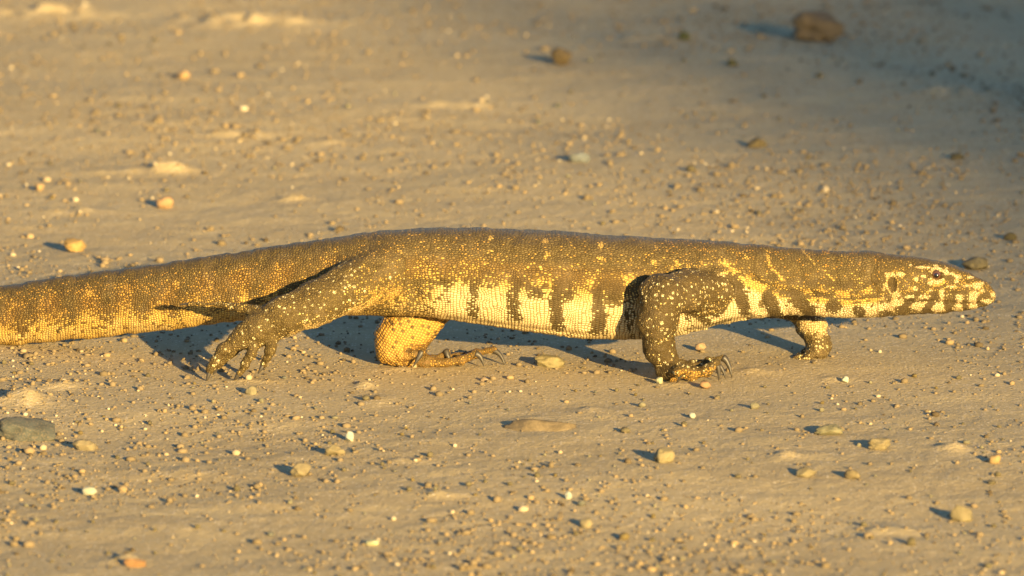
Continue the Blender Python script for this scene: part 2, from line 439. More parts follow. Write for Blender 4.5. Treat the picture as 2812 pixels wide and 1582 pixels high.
for L in LIMBS.values():
    for ch in [L['c']] + L['t']:
        for (A, ra), (B, rb) in zip(ch[:-1], ch[1:]):
            nst = max(2, int(np.linalg.norm(B-A)/(min(ra, rb)*.45)))
            for s in np.linspace(0, 1, nst+1): add_part(*ball(A+(B-A)*s, (ra+(rb-ra)*s)*1.04))
me = bpy.data.meshes.new('rough'); me.from_pydata(bmv, [], bmf); me.update()
ro = bpy.data.objects.new('rough', me); COL.objects.link(ro)
md = ro.modifiers.new('r', 'REMESH'); md.mode = 'VOXEL'; md.voxel_size = .00135; md.adaptivity = 0
dg = bpy.context.evaluated_depsgraph_get()
bm_me = bpy.data.meshes.new_from_object(ro.evaluated_get(dg))
bpy.data.objects.remove(ro)
nv = len(bm_me.vertices); P3 = np.empty(nv*3, np.float32); bm_me.vertices.foreach_get('co', P3); P3 = P3.reshape(-1, 3).astype(float)
ed = np.empty(len(bm_me.edges)*2, np.int32); bm_me.edges.foreach_get('vertices', ed); ed = ed.reshape(-1, 2)
deg = np.bincount(ed.ravel(), minlength=nv).astype(float)
def laplace(p, lam):
    s = np.stack([np.bincount(ed[:, 0], p[ed[:, 1], k], nv) + np.bincount(ed[:, 1], p[ed[:, 0], k], nv) for k in range(3)], 1)
    return p + lam*(s/np.maximum(deg, 1)[:, None]-p)
def project(p, it):
    for _ in range(it):
        h = .0004; f0 = f_all(p); g = np.empty_like(p)
        for k in range(3):
            d = np.zeros(3); d[k] = h; g[:, k] = (f_all(p+d)-f0)/h
        gg = np.maximum((g*g).sum(1), .25)
        stp = np.clip(f0/gg, -.003, .003)
        p = p - g*stp[:, None]
    return p
P3 = laplace(P3, .5); P3 = project(P3, 3); P3 = laplace(P3, .5); P3 = project(P3, 2)
P3[:, 2] = np.maximum(P3[:, 2], hground(P3[:, 0], P3[:, 1]) - .002)
bm_me.vertices.foreach_set('co', P3.astype(np.float32).ravel()); bm_me.update()
nrm = np.empty(nv*3, np.float32); bm_me.vertices.foreach_get('normal', nrm); nrm = nrm.reshape(-1, 3)

# --- skin pattern, in the lizard's own side-view coordinates
fb = f_body(P3, False); keys = list(LIMBS); fl = np.stack([f_limb(P3, LIMBS[k]) for k in keys], 1)
part = np.where(fl.min(1) < fb - .0015, fl.argmin(1)+1, 0)
q, yc, zc, a, b = body_params(P3[:, 0]); r = qrow(P3[:, 1], P3[:, 2], yc)
tq = np.interp(q, xs, topc); bq = np.interp(q, xs, botc)
v = np.clip((r-tq)/(bq-tq), 0, 1)
off = q < 0; v[off] = np.clip((zc[off]+a[off]-P3[off, 2])/(2*a[off]), 0, 1)
th = np.arctan2(np.abs(P3[:, 1]-yc)/b, (P3[:, 2]-zc)/a)        # 0 spine .. pi belly
N1 = vnoise(q/42, v*5+3); N2 = vnoise(q/20+40, v*9); N3 = vnoise(q/90+9, v*3+7); N4 = vnoise(q/12, r/12)
pl = np.zeros(nv); hue = np.zeros(nv)
def blob(cx, cy, rx, ry): return np.exp(-(((q-cx)/rx)**2+((r-cy)/ry)**2)**2)
def blobv(cx, cv, rx, rv): return np.exp(-(((q-cx)/rx)**2+((v-cv)/rv)**2)**2)
# trunk
dors = .05 + .10*sstep(.05, .2, v) + .14*np.clip(N2, 0, 1)
flank = .40 + .34*N1
vent = 1.0 + 0*q
pt = np.where(v < .34, dors, flank); pt = dors + (flank-dors)*sstep(.30, .44, v); pt = pt + (vent-pt)*sstep(.54, .68, v + .08*N1 + .03*N2)
ht = .15 + .35*sstep(.3, .5, v) + .42*sstep(.52, .74, v)
for n in range(-1, 8):
    for cv, s in ((.10, .9), (.24, 1.0), (.36, .8)):
        x0 = 1207 + 151*n + 6*math.sin(n*7+cv*30) - cv*60
        g = blobv(x0, cv, 13*s, .045*s)
        pt = np.maximum(pt, .85*g); ht = np.maximum(ht, .55*g)
for (bx, wd, s, v0, v1) in [(1312, 15, .5, .50, .97), (1420, 18, .75, .46, .95), (1537, 21, .92, .44, .97), (1651, 21, .95, .46, .98), (1742, 10, .3, .45, 1.1), (1240, 12, .3, .55, .9)]:  # dark skin bars; the one behind the front leg paints in that leg's shadow
    lean = bx + 8*np.sin(v*6) - 4 + 4*N4 + 7*N2 + 5*N1
    g = np.exp(-((q-lean)/wd)**6)*sstep(v0-.03, v0+.05, v)*(1-sstep(v1-.05, v1+.03, v))
    pt = pt*(1-s*g)
for (bx, bv, rx, rv, s) in [(1665, .44, 32, .09, .85), (1565, .42, 25, .06, .6), (1450, .50, 30, .05, .6), (1340, .47, 25, .05, .5), (1790, .38, 30, .04, .8)]:
    pt = pt*(1-s*blobv(bx, bv, rx, rv))
for (bx, bv, rx, rv, s) in [(1725, .42, 26, .09, .9), (1615, .46, 28, .08, .75), (1480, .50, 28, .07, .7), (1380, .47, 20, .06, .6)]:
    pt = np.maximum(pt, s*blobv(bx, bv, rx, rv)); 
# hind flank
t_h = sstep(1260, 1120, q); hf = .12 + .22*sstep(.12, .25, v) + .40*sstep(.35, .9, v) + .2*N1
pt = pt*(1-t_h)+hf*t_h; ht = ht*(1-t_h) + t_h*(.2+.4*sstep(.55, .95, v))
# tail
t_t = sstep(1010, 930, q)
bars = np.sin(q/108*2*math.pi + 1.5*N3 + v*1.4)
tl = .04 + .36*sstep(.10, .36, v)*(.85+.55*bars) + .14*N2 + .30*sstep(.02, .15, v)*sstep(600, 420, q)*(1-sstep(.2, .5, v))
tl = tl + (.90-tl)*sstep(.50, .86, v + .09*bars)
pt = pt*(1-t_t)+np.clip(tl, 0, 1)*t_t; ht = ht*(1-t_t) + t_t*(.14+.42*sstep(.45, .9, v) + .1*N2)
pt = np.where(q < -50, pt*.6, pt)
# shoulder and neck
t_n = sstep(1790, 1850, q)
nk = .14 + .16*np.clip(N2, 0, 1)
line = np.interp(q, [1800, 1900, 1960, 2000, 2050, 2110, 2200, 2330, 2450, 2500], [735, 738, 722, 726, 762, 785, 800, 812, 800, 800])
dl = r-line
nk = np.maximum(nk, (.62+.35*N2)*np.exp(-((dl+4)/16)**4))
under = sstep(8, 16, dl)
nk = nk*(1-under) + under*(.93)
hn = .35*sstep(-60, 10, dl) + .65*sstep(15, 40, dl)
for pts, wd, s in [([(2022, 782), (2040, 850)], 17, 1), ([(1990, 800), (1965, 858)], 14, .9), ([(1962, 735), (1940, 745)], 15, 1), ([(1990, 790), (2010, 760)], 14, .9),
                   ([(2105, 815), (2130, 862)], 17, 1), ([(2175, 808), (2222, 855)], 17, 1), ([(2285, 838), (2290, 842)], 18, 1), ([(2352, 855), (2362, 862)], 13, 1), ([(2140, 806), (2180, 812)], 7, .7),
                   ([(1920, 865), (1938, 885)], 10, .8), ([(1990, 735), (1935, 745)], 12, .9), ([(2240, 806), (2275, 812)], 7, .9), ([(1940, 892), (2010, 876)], 4, .5),
                   ([(1905, 842), (1890, 870)], 10, .6)]:
    nk = nk*(1-s*np.exp(-(seg_dist(q+4*N4, r+3*N1, pts)/wd)**6))
for pts, wd, s in [([(1985, 722), (2050, 770), (2100, 790)], 10, .9), ([(2100, 690), (2118, 740), (2150, 770)], 7, .85), ([(2205, 690), (2240, 730), (2290, 770)], 6, .75),
                   ([(2040, 690), (2050, 715)], 7, .7), ([(2310, 700), (2345, 730)], 6, .5), ([(2340, 745), (2360, 780)], 12, .6), ([(1855, 722), (1885, 740)], 16, .75), ([(1985, 715), (1975, 735)], 9, .7), ([(1820, 690), (1830, 650)], 6, .7)]:
    g = np.exp(-(seg_dist(q, r, pts)/wd)**4); nk = np.maximum(nk, s*g); hn = np.maximum(hn, .5*g)
pt = pt*(1-t_n)+nk*t_n; ht = ht*(1-t_n)+hn*t_n
# head; blobs read in a x4.674 view of the head
t_hd = sstep(2395, 2440, q)
hx = (q-2300)*4.674; hy = (r-640)*4.674
hp = .46 + .3*N4; hh_ = .35 + 0*q
hp = np.maximum(hp, .62*np.exp(-(((hx-1650)/330)**2+((hy-680)/150)**2)**2)); hp = np.where(hy < 470, .16+.2*np.clip(N4, 0, 1), hp); hp = np.where(hy > 800, .55+.3*N4, hp); hh_ = np.where(hy > 780, .8, hh_)
def hb(cx, cy, rx, ry, val, hv=1.0):
    global hp, hh_
    g = np.exp(-(((hx-cx)/rx)**2+((hy-cy)/ry)**2)**3)
    hp = hp*(1-g)+val*g; hh_ = hh_*(1-g)+hv*g if val > 0 else hh_
def hs(pts, wd, val, hv=1.0):
    global hp, hh_
    g = np.exp(-(seg_dist(hx, hy, pts)/wd)**6)
    hp = hp*(1-g)+val*g; hh_ = hh_*(1-g)+hv*g if val > 0 else hh_
for b_ in [(1280, 950, 95, 75), (1540, 960, 75, 50), (1735, 930, 65, 60), (1030, 930, 115, 80), (760, 890, 90, 60), (590, 950, 130, 60), (920, 825, 70, 30), (1110, 820, 85, 32), (1180, 740, 45, 20), (985, 715, 38, 32), (1920, 880, 80, 40), (1990, 790, 35, 45),
           (560, 690, 65, 65), (640, 540, 110, 40), (800, 530, 60, 35), (470, 545, 40, 30), (930, 415, 30, 24), (1245, 412, 34, 22), (1385, 480, 34, 62), (1450, 525, 50, 34), (1535, 560, 55, 36), (1450, 690, 75, 24), (1520, 620, 34, 28), (1790, 675, 70, 48), (1750, 785, 70, 48), (1860, 740, 40, 30), (1700, 570, 60, 24), (1660, 680, 80, 20),
           (1090, 560, 45, 30), (1180, 640, 50, 45), (1000, 590, 30, 40), (750, 790, 60, 25), (1335, 730, 30, 30), (1860, 640, 30, 20)]:
    hb(*b_, 1.0)
for pts, wd in [([(1000, 440), (1170, 440)], 20), ([(1330, 740), (1340, 880)], 34), ([(1545, 800), (1560, 900)], 40), ([(1720, 840), (1760, 950)], 46)]: hs(pts, wd, 1.0)
for pts, wd in [([(1220, 860), (1120, 1000)], 40), ([(1385, 890), (1430, 1010)], 32), ([(1620, 880), (1650, 1000)], 28), ([(940, 860), (840, 940), (800, 990)], 34), ([(1805, 880), (1815, 950)], 16), ([(560, 1040), (620, 1040)], 40), ([(200, 1030), (300, 1030)], 50), ([(320, 880), (560, 890)], 22), ([(1420, 760), (1640, 760)], 22), ([(1400, 590), (1440, 560)], 24), ([(1230, 790), (1270, 840)], 26), ([(1490, 800), (1490, 860)], 22)]: hs(pts, wd, 0.0)
hs([(1880, 902), (1600, 902), (1380, 880), (1100, 868), (900, 885)], 9, 0.0); hb(1672, 618, 18, 20, 0.0)
er = np.hypot(hx-1268, hy-540); hp = np.where((er > 62) & (er < 112) & ((hy < 505) | (hy > 585)), 1.0, hp); hh_ = np.where((er > 62) & (er < 112), 1.0, hh_)
hp = np.where((er > 108) & (er < 150) & (hy > 600) & (hx < 1400), 1.0, hp)
ee = np.hypot((hx-690-.12*(hy-655))/52, (hy-655)/98); ring = np.exp(-((ee-1.32)/.24)**4); hp = np.maximum(hp, ring); hh_ = hh_*(1-ring)+.85*ring
hp = np.where(ee < .98, 0, hp)
pt = pt*(1-t_hd)+np.clip(hp, 0, 1)*t_hd; ht = ht*(1-t_hd)+hh_*t_hd
pl[:] = pt; hue[:] = ht
black = (1-sstep(.10, .4, pt))*sstep(.40, .5, v)*sstep(1180, 1300, q)*.55
spot = np.zeros(nv)
# limbs
dn = -nrm[:, 2]
L3 = vnoise(P3[:, 0]*70, P3[:, 1]*70, P3[:, 2]*70)
s = part == 1; root = sstep(930, 1060, q); und = sstep(.25, .85, dn + .2*root)
pl = np.where(s, .05 + .08*np.clip(L3, 0, 1) + (.85*und + .42*root*sstep(745, 800, r))*(q > 800) + .25*und*(q <= 800), pl); hue = np.where(s, .55+.2*und, hue); pl = np.where(s, pl*(1-root)+pt*root, pl); hue = np.where(s, hue*(1-root)+ht*root, hue)
spot = np.where(s, (.95 + .35*(r > 930))*(1-.75*root), spot)
s = (part == 1) & (q < 690) & (r < 872); pl = np.where(s, .42, pl); spot = np.where(s, 1.3, spot)
s = part == 2; toe = sstep(1100, 1150, q)*sstep(940, 965, r)
topd = sstep(.2, .7, nrm[:, 2])*toe
pl = np.where(s, (.90-.8*topd)*(1-.3*toe), pl); hue = np.where(s, .18, hue)
s = part == 3; pl = np.where(s, .10 + .18*np.clip(L3, 0, 1) + .5*sstep(1850, 1960, q)*(r < 880)*sstep(800, 850, r), pl); hue = np.where(s, .6, hue); spot = np.where(s, 1.25, spot); black = np.where(s, .42, black)
so_ = s & (r > 1005) & (q > 1835); pl = np.where(so_, .75-.6*sstep(.3, .8, nrm[:, 2]), pl); hue = np.where(so_, .12, hue)
s = part == 4; pl = np.where(s, .58+.8*L3 - .6*(r > 962), pl); hue = np.where(s, .85, hue); spot = np.where(s, .8, spot)
# scale lattice: rings and rows on trunk and tail, granules on the limbs
ap = np.maximum(a*SP, 10); fine = 1 + .25*sstep(2380, 2460, q)
U = np.interp(q, xall, np.cumsum(1/(7.6+1.4*sstep(1040, 1200, xall)*sstep(1900, 1800, xall))*(1+.25*sstep(2380, 2460, xall))))
sc = np.stack([U, th*ap/5.8*fine, np.where(q > 2420, .3, .1)], 1)
lim = part > 0
gran = .80 - .56*sstep(.44, .58, v)*sstep(1100, 1220, q)*sstep(2080, 2000, q) - .40*sstep(.5, .65, v)*sstep(1000, 940, q)
sc[:, 0] += .55*vnoise(q/26, r/22+5) + .8*vnoise(q/90+3, r/70); sc[:, 1] += .55*vnoise(q/24+8, r/24) + .8*vnoise(q/80, r/80+2)
sc[:, 2] = gran*.5
hd_ = (part == 0) & (q + 14*N1 > 2400); sc[hd_] = P3[hd_]*SP/5.2 + 700; gran[hd_] = .95
for pi in range(4):
    ids = part == pi+1; sc[ids] = P3[ids]*SP/(5.6 if pi == 1 else 6.4) + 1000*(pi+1); gran[ids] = .9
cf = (part == 2) & ((q < 1110) | (r < 950))
sc[cf] = np.stack([(P3[cf, 0]*.85 - P3[cf, 2]*.52)*SP/8.2 + 3000, (P3[cf, 0]*.52 + P3[cf, 2]*.85)*SP/7.4, np.full(cf.sum(), .15)], 1); gran[cf] = .3
fattr(bm_me, 'light_share', np.clip(pl, 0, 1)); fattr(bm_me, 'cream', np.clip(hue, 0, 1)); fattr(bm_me, 'spots', spot); fattr(bm_me, 'rust', np.where(part == 0, np.clip(.75*t_t*sstep(.12, .4, v)*(.6+.35*bars+.3*N1) + .45*sstep(.28, .4, v)*sstep(.62, .5, v)*(1-t_t)*(q < 1830), 0, 1), 0)); fattr(bm_me, 'blackish', np.where((part == 0) | (part == 3), black, 0))
vattr(bm_me, 'scale_grid', sc); fattr(bm_me, 'granular', gran)
fattr(bm_me, 'pale_gap', np.where(part == 2, 1.0, sstep(.6, .8, v)*(part == 0)*(q < 1040)*.5))

m = NT('scaly_skin')
at0 = m.attr('scale_grid').outputs['Vector']; gr = m.attr('granular').outputs['Fac']
sxyz = m.n('ShaderNodeSeparateXYZ', i0=at0).outputs           # every ring of scales is shifted against the next
ring_ = m.math('FLOOR', m.math('SUBTRACT', m.math('ADD', sxyz[0], .5), m.math('MULTIPLY', gr, .5)))
wn = m.n('ShaderNodeTexWhiteNoise', _noise_dimensions='1D', W=ring_).outputs['Value']
shift_ = m.math('MULTIPLY', wn, m.ss(gr, .5, .25))
at = m.n('ShaderNodeCombineXYZ', i0=sxyz[0], i1=m.math('ADD', sxyz[1], shift_), i2=sxyz[2]).outputs[0]
vo = m.n('ShaderNodeTexVoronoi', Vector=at, Scale=1.0, Randomness=gr)
ve = m.n('ShaderNodeTexVoronoi', Vector=at, Scale=1.0, Randomness=gr, _feature='DISTANCE_TO_EDGE')
rc = m.n('ShaderNodeSeparateColor', i0=vo.outputs['Color']).outputs
ls = m.attr('light_share').outputs['Fac']; cr = m.attr('cream').outputs['Fac']
lite = m.ss(m.math('SUBTRACT', ls, rc[0]), -.03, .05)
dense = m.ss(ls, .55, .9)
dot = m.ss(m.math('SUBTRACT', m.math('ADD', m.math('MULTIPLY', rc[1], .16), .30), vo.outputs['Distance']), -.05, .10)
lite = m.math('MULTIPLY', lite, m.math('MAXIMUM', dense, dot))
big = m.n('ShaderNodeTexVoronoi', Vector=at0, Scale=.46, Randomness=1.0)
bc = m.n('ShaderNodeSeparateColor', i0=big.outputs['Color']).outputs
spm = m.math('MULTIPLY', m.math('LESS_THAN', bc[0], m.math('MULTIPLY', m.attr('spots').outputs['Fac'], .72)), m.ss(m.math('SUBTRACT', m.math('ADD', .14, m.math('MULTIPLY', bc[1], .24)), big.outputs['Distance']), -.04, .04))
ramp = m.n('ShaderNodeValToRGB', Fac=cr); el = ramp.color_ramp.elements
el[0].position = 0; el[0].color = (.46, .24, .045, 1); el[1].position = 1; el[1].color = (.62, .54, .32, 1)
e2 = el.new(.5); e2.color = (.54, .36, .085, 1)
lc = m.mix(m.math('MULTIPLY', rc[1], .30), ramp.outputs[0], (.30, .19, .06))
dk = m.mix(rc[2], (.078, .058, .021), (.145, .106, .039))
dk = m.mix(m.attr('rust').outputs['Fac'], dk, (.19, .105, .026))
dk = m.mix(m.attr('blackish').outputs['Fac'], dk, (.040, .030, .016))
c = m.mix(lite, dk, lc)
c = m.mix(spm, c, (.64, .55, .30))
edge = m.ss(ve.outputs['Distance'], .03, .20)
gapc = m.mix(m.attr('pale_gap').outputs['Fac'], (.060, .040, .016), (.11, .06, .018))
gapc = m.mix(m.math('MULTIPLY', m.math('MULTIPLY', dense, lite), .75), gapc, (.22, .125, .04))
c = m.mix(edge, gapc, c)
nz = m.n('ShaderNodeTexNoise', Vector=m.n('ShaderNodeNewGeometry').outputs['Position'], Scale=45.0, Detail=4.0)
c = m.mix(m.math('MULTIPLY', m.ss(nz.outputs[0], .45, .8), .08), c, (.40, .30, .19))     # dust
m.l(c, m.b.inputs['Base Color']); m.b.inputs['Roughness'].default_value = .48; m.b.inputs['Specular IOR Level'].default_value = .14
hb_ = m.ss(ve.outputs['Distance'], .0, .38)
bp = m.n('ShaderNodeBump', Strength=.75, Distance=.0009, Height=hb_); m.l(bp.outputs[0], m.b.inputs['Normal'])
SKIN = m.m
liz = bpy.data.objects.new('monitor_lizard', None); COL.objects.link(liz); 
tag(liz, 'long yellow-speckled brown monitor lizard walking across the sand', 'lizard')
bm_me.materials.clear(); body = link('body', bm_me, SKIN, liz)

# eyes and eardrums
def hit(px, py):
    d = ray(px, py); t0 = DIST-.12
    ts = t0 + np.arange(0, .16, .0002); pts = np.array(CAM)[None] + np.array(d)[None]*ts[:, None]
    f = f_body(pts, False); i = int(np.argmax(f < 0)); return Vector(pts[i])
m = NT('eye'); tc = m.n('ShaderNodeTexCoord'); sx = m.n('ShaderNodeSeparateXYZ', i0=tc.outputs['Object']).outputs
rr = m.math('SQRT', m.math('ADD', m.math('MULTIPLY', sx[0], sx[0]), m.math('MULTIPLY', sx[2], sx[2])))
rp = m.n('ShaderNodeValToRGB', Fac=m.math('MULTIPLY', rr, 1/.0054)); el = rp.color_ramp.elements
el[0].position = 0; el[0].color = (.004, .003, .003, 1); el[1].position = .9; el[1].color = (.03, .016, .010, 1)
for ps, cc in ((.34, (.005, .004, .003, 1)), (.44, (.05, .02, .010, 1)), (.62, (.10, .045, .018, 1))):
    e = el.new(ps); e.color = cc
m.l(rp.outputs[0], m.b.inputs['Base Color']); m.b.inputs['Roughness'].default_value = .06; m.b.inputs['Coat Weight'].default_value = 1.0; EYEM = m.m
m = NT('eardrum'); m.b.inputs['Base Color'].default_value = (.05, .028, .014, 1); m.b.inputs['Roughness'].default_value = .35
nz = m.n('ShaderNodeTexNoise', Scale=260.0, Detail=3.0); m.l(m.mix(m.ss(nz.outputs[0], .45, .75), (.030, .016, .008), (.12, .07, .03)), m.b.inputs['Base Color']); EARM = m.m
def usphere(name, rx, ry, rz, seg=28, rings=18):
    b = bmesh.new(); bmesh.ops.create_uvsphere(b, u_segments=seg, v_segments=rings, radius=1)
    for vv in b.verts: vv.co = Vector((vv.co.x*rx, vv.co.y*ry, vv.co.z*rz))
    me = bpy.data.meshes.new(name); b.to_mesh(me); b.free(); return me
he = hit(*EYE); hr = hit(*EAR)
eme = usphere('eye', .0047, .0047, .0047); drm = usphere('eardrum', .0034, .0022, .0066)
for p_, me_, nm, mt, dep in ((he, eme, 'eye', EYEM, .0022), (hr, drm, 'eardrum', EARM, .0060)):
    ycn = float(np.interp(PXX(p_.x), xall, yc_all))
    for sgn in (1, -1):
        o = link(nm, me_, mt, liz)
        o.location = (p_.x, ycn + sgn*(p_.y + dep - ycn), p_.z)
        if sgn < 0: o.rotation_euler = (0, 0, 0)
# claws
m = NT('claw_horn'); nz = m.n('ShaderNodeTexNoise', Scale=300.0, Detail=3.0)
m.l(m.mix(nz.outputs[0], (.018, .015, .012), (.065, .055, .042)), m.b.inputs['Base Color']); m.b.inputs['Roughness'].default_value = .5; HORN = m.m
CLAWS = [((577, 1016, -.080), (572, 1032, -.082), (566, 1050, -.082), 6.5), ((598, 1006, -.060), (592, 1018, -.060), (584, 1030, -.060), 5), ((656, 1026, -.085), (649, 1036, -.086), (641, 1047, -.084), 6), ((723, 1003, -.086), (716, 1014, -.088), (708, 1026, -.088), 6), ((520, 836, -.048), (506, 834, -.046), (494, 837, -.045), 3.5),
         ((1306, 972, -0.012), (1324, 975, -0.013), (1328, 1006, -0.015), 8.5), ((1224, 964, -0.001), (1234, 978, -0.005), (1230, 1006, -0.007), 8), ((1355, 962, 0.007), (1378, 970, 0.005), (1386, 1004, 0.001), 7.5), ((1158, 966, -0.026), (1150, 982, -0.029), (1134, 1008, -0.029), 8),
         ((1964, 998, -.083), (1976, 1005, -.084), (1974, 1046, -.085), 9), ((1985, 982, -.060), (2002, 990, -.061), (2010, 1038, -.064), 8.5), ((1880, 1010, -.106), (1872, 1026, -.108), (1858, 1052, -.105), 7), ((1955, 988, -.042), (1972, 992, -.040), (1990, 1022, -.038), 7),
         ((1966, 1002, -.072), (1984, 1002, -.072), (1992, 1040, -.074), 7.5),
         ((2184, 985, .037), (2176, 985, .037), (2168, 988, .036), 4.5), ((2194, 990, .030), (2186, 991, .030), (2178, 991, .03), 4.5), ((2186, 978, .050), (2178, 978, .050), (2170, 980, .050), 4)]
for A, B, C, rp_ in CLAWS:
    A, B, C = P(*A), P(*B), P(*C); pts, rd = [], []
    for k in range(9):
        t = k/8; pts.append(A*(1-t)**2 + B*2*t*(1-t) + C*t*t); rd.append(rp_*1.2/SP*(1-t)**.75 + .00025)
    link('claw', mesh_py('claw', [tube(pts, rd, 9)]), HORN, liz)

# ------------------------------------------------------------------ stones and pebbles
def stone_mesh(name, seed, sub=3, rough=.25, flat=1.0):
    b = bmesh.new(); bmesh.ops.create_icosphere(b, subdivisions=sub, radius=1)
    co = np.array([v_.co for v_ in b.verts]); s0 = seed*13.7
    r_ = 1 + rough*vnoise(co[:, 0]*1.3+s0, co[:, 1]*1.3, co[:, 2]*1.3) + rough*.5*vnoise(co[:, 0]*3+s0, co[:, 1]*3+4, co[:, 2]*3) + rough*.2*vnoise(co[:, 0]*8+s0, co[:, 1]*8, co[:, 2]*8)
    co = co*r_[:, None]
    lr = np.random.default_rng(seed)
    for _ in range(9):                      # worn facets
        n_ = lr.normal(size=3); n_ /= np.linalg.norm(n_); d_ = co@n_; lim_ = lr.uniform(.66, .92)
        co = co - np.clip(d_-lim_, 0, None)[:, None]*n_[None]*.85
    for v_, c_ in zip(b.verts, co): v_.co = c_
    me = bpy.data.meshes.new(name); b.to_mesh(me); b.free(); return me
_sm = {}
def stone_mat(col, dusty=.35):
    col = tuple(x*(.46 if x < .5 else .56)*t_ for x, t_ in zip(col, (.92, 1.03, .96)))
    key = (tuple(col), dusty)
    if key in _sm: return _sm[key]
    m = NT('stone'); tc = m.n('ShaderNodeNewGeometry')
    n1 = m.n('ShaderNodeTexNoise', Vector=tc.outputs['Position'], Scale=120.0, Detail=5.0).outputs[0]
    n2 = m.n('ShaderNodeTexNoise', Vector=tc.outputs['Position'], Scale=600.0, Detail=3.0).outputs[0]
    c = m.mix(m.ss(n1, .3, .7), tuple(x*.72 for x in col), tuple(min(1, x*1.12) for x in col))
    c = m.mix(m.math('MULTIPLY', m.ss(n2, .45, .7), dusty), c, (.26, .185, .11))
    m.l(c, m.b.inputs['Base Color']); m.b.inputs['Roughness'].default_value = .85; m.b.inputs['Specular IOR Level'].default_value = .2
    bp = m.n('ShaderNodeBump', Strength=.5, Distance=.001, Height=n2); m.l(bp.outputs[0], m.b.inputs['Normal'])
    _sm[key] = m.m; return m.m
GEN = (.42, .32, .20)
STONES = [ # column, base row, width px, height px, colour, seed, sink, label
 (2240, 112, 152, 84, (.33, .21, .12), 3, .12, 'large reddish brown stone sitting on the shaded ground'),
 (1540, 180, 62, 44, (.24, .16, .09), 5, .1, 'small dark brown blocky stone at the edge of the shade'),
 (1590, 455, 66, 24, (.34, .34, .36), 8, .2, 'flat blue-grey stone lying behind the back of the lizard'),
 (202, 685, 62, 34, (.55, .40, .16), 9, .15, 'ochre yellow stone behind the tail'),
 (452, 560, 52, 30, (.60, .42, .24), 12, .15, 'orange cream pebble with a dark shadow on the sand behind the tail'),
 (70, 1195, 185, 62, (.17, .165, .16), 14, .35, 'grey half-buried rock with a weathered top'),
 (1490, 1194, 200, 22, (.36, .25, .16), 15, .45, 'long flat reddish slab half sunk in the sand'),
 (1513, 1008, 96, 32, (.46, .35, .19), 17, .2, 'tan brick-shaped clod between the hind foot and the front foot'),
 (1822, 1285, 62, 38, (.45, .34, .20), 19, .12, 'round tan stone with a long shadow, in front of the front foot'),
 (2276, 1202, 78, 28, (.40, .34, .22), 21, .2, 'flat olive tan stone below the neck of the lizard'),
 (960, 1208, 26, 26, (.68, .64, .58), 23, .1, 'upright white pebble below the hind foot'),
 (245, 1346, 46, 22, (.66, .60, .50), 25, .15, 'elongated creamy white pebble in front of the grey rock'),
 (1022, 1486, 48, 14, (.66, .60, .48), 27, .2, 'thin flat cream chip of stone'),
 (372, 1548, 66, 22, (.50, .30, .14), 29, .3, 'flat orange-brown stone sunk in the foreground sand'),
 (918, 1248, 58, 28, (.44, .33, .20), 31, .2, 'wedge shaped tan stone with a dark hollow beside it'),
 (825, 1303, 56, 34, (.43, .32, .20), 33, .15, 'squat tan stone in front of the wedge shaped one'),
 (2680, 738, 76, 36, (.26, .20, .13), 35, .15, 'dull brown stone behind the snout of the lizard'),
 (2415, 1242, 62, 32, (.46, .34, .20), 37, .15, 'tan orange stone with a pointed shadow'),
 (2732, 1278, 40, 24, (.58, .44, .22), 39, .15, 'small rounded yellow stone beside the tan orange one'),
 (1812, 1056, 22, 18, (.68, .60, .48), 41, .1, 'whitish pebble touching the heel of the front foot'),
 (1936, 1068, 32, 22, (.50, .33, .18), 43, .1, 'orange tan pebble under the claws of the front foot'),
 (1924, 966, 30, 24, (.54, .42, .28), 45, .1, 'round beige pebble behind the front foot'),
 (1902, 1158, 19, 17, (.74, .68, .58), 47, .1, 'tiny bright white pebble in front of the front foot'),
 (2323, 1050, 20, 17, (.72, .66, .54), 49, .1, 'small white pebble beneath the throat'),
 (1561, 1372, 21, 20, (.76, .72, .64), 51, .1, 'chalk white pebble alone on the sunlit foreground sand'),
 (1478, 1188, 26, 14, (.5, .38, .24), 52, .2, 'small chip lying on the reddish slab'),
 (2215, 1318, 56, 26, (.42, .32, .20), 55, .2, 'low brown tan stone with dark blue shadow'),
 (2340, 1322, 48, 24, (.40, .29, .17), 57, .2, 'rough brown pebble beside the low brown stone'),
 (1610, 1442, 40, 26, (.48, .36, .22), 59, .2, 'soft yellow tan pebble nearest the chalk white pebble'),
 (2640, 1420, 70, 34, (.44, .33, .19), 61, .2, 'broad tan stone with a dark shadow'),
 (235, 1225, 74, 26, (.42, .31, .19), 63, .3, 'lumpy low clod of tan earth'),
 (690, 1085, 36, 22, (.46, .36, .23), 65, .2, 'beige pebble below the near hind toes'),
 (2010, 180, 34, 20, (.18, .15, .06), 67, .2, 'small dark olive pebble in the shade'),
 (1880, 110, 34, 24, (.15, .15, .06), 69, .2, 'dark greenish pebble in the shade'),
 (2080, 408, 58, 26, (.24, .17, .09), 71, .3, 'brown stone in the shade behind the shoulder'),
 (2630, 445, 42, 18, (.18, .14, .08), 73, .3, 'flat dark pebble in the shade beyond the snout'),
 (2775, 655, 40, 20, (.16, .12, .06), 75, .2, 'blackish brown pebble beyond the snout'),
 (108, 520, 30, 22, (.60, .46, .26), 77, .1, 'pale yellow pebble on the sunlit sand'),
 (505, 225, 36, 24, (.58, .42, .22), 79, .1, 'light yellow pebble far behind the tail'),
 (1330, 1048, 22, 12, (.56, .46, .33), 81, .2, 'little cream chip under the far hind claws'),
]
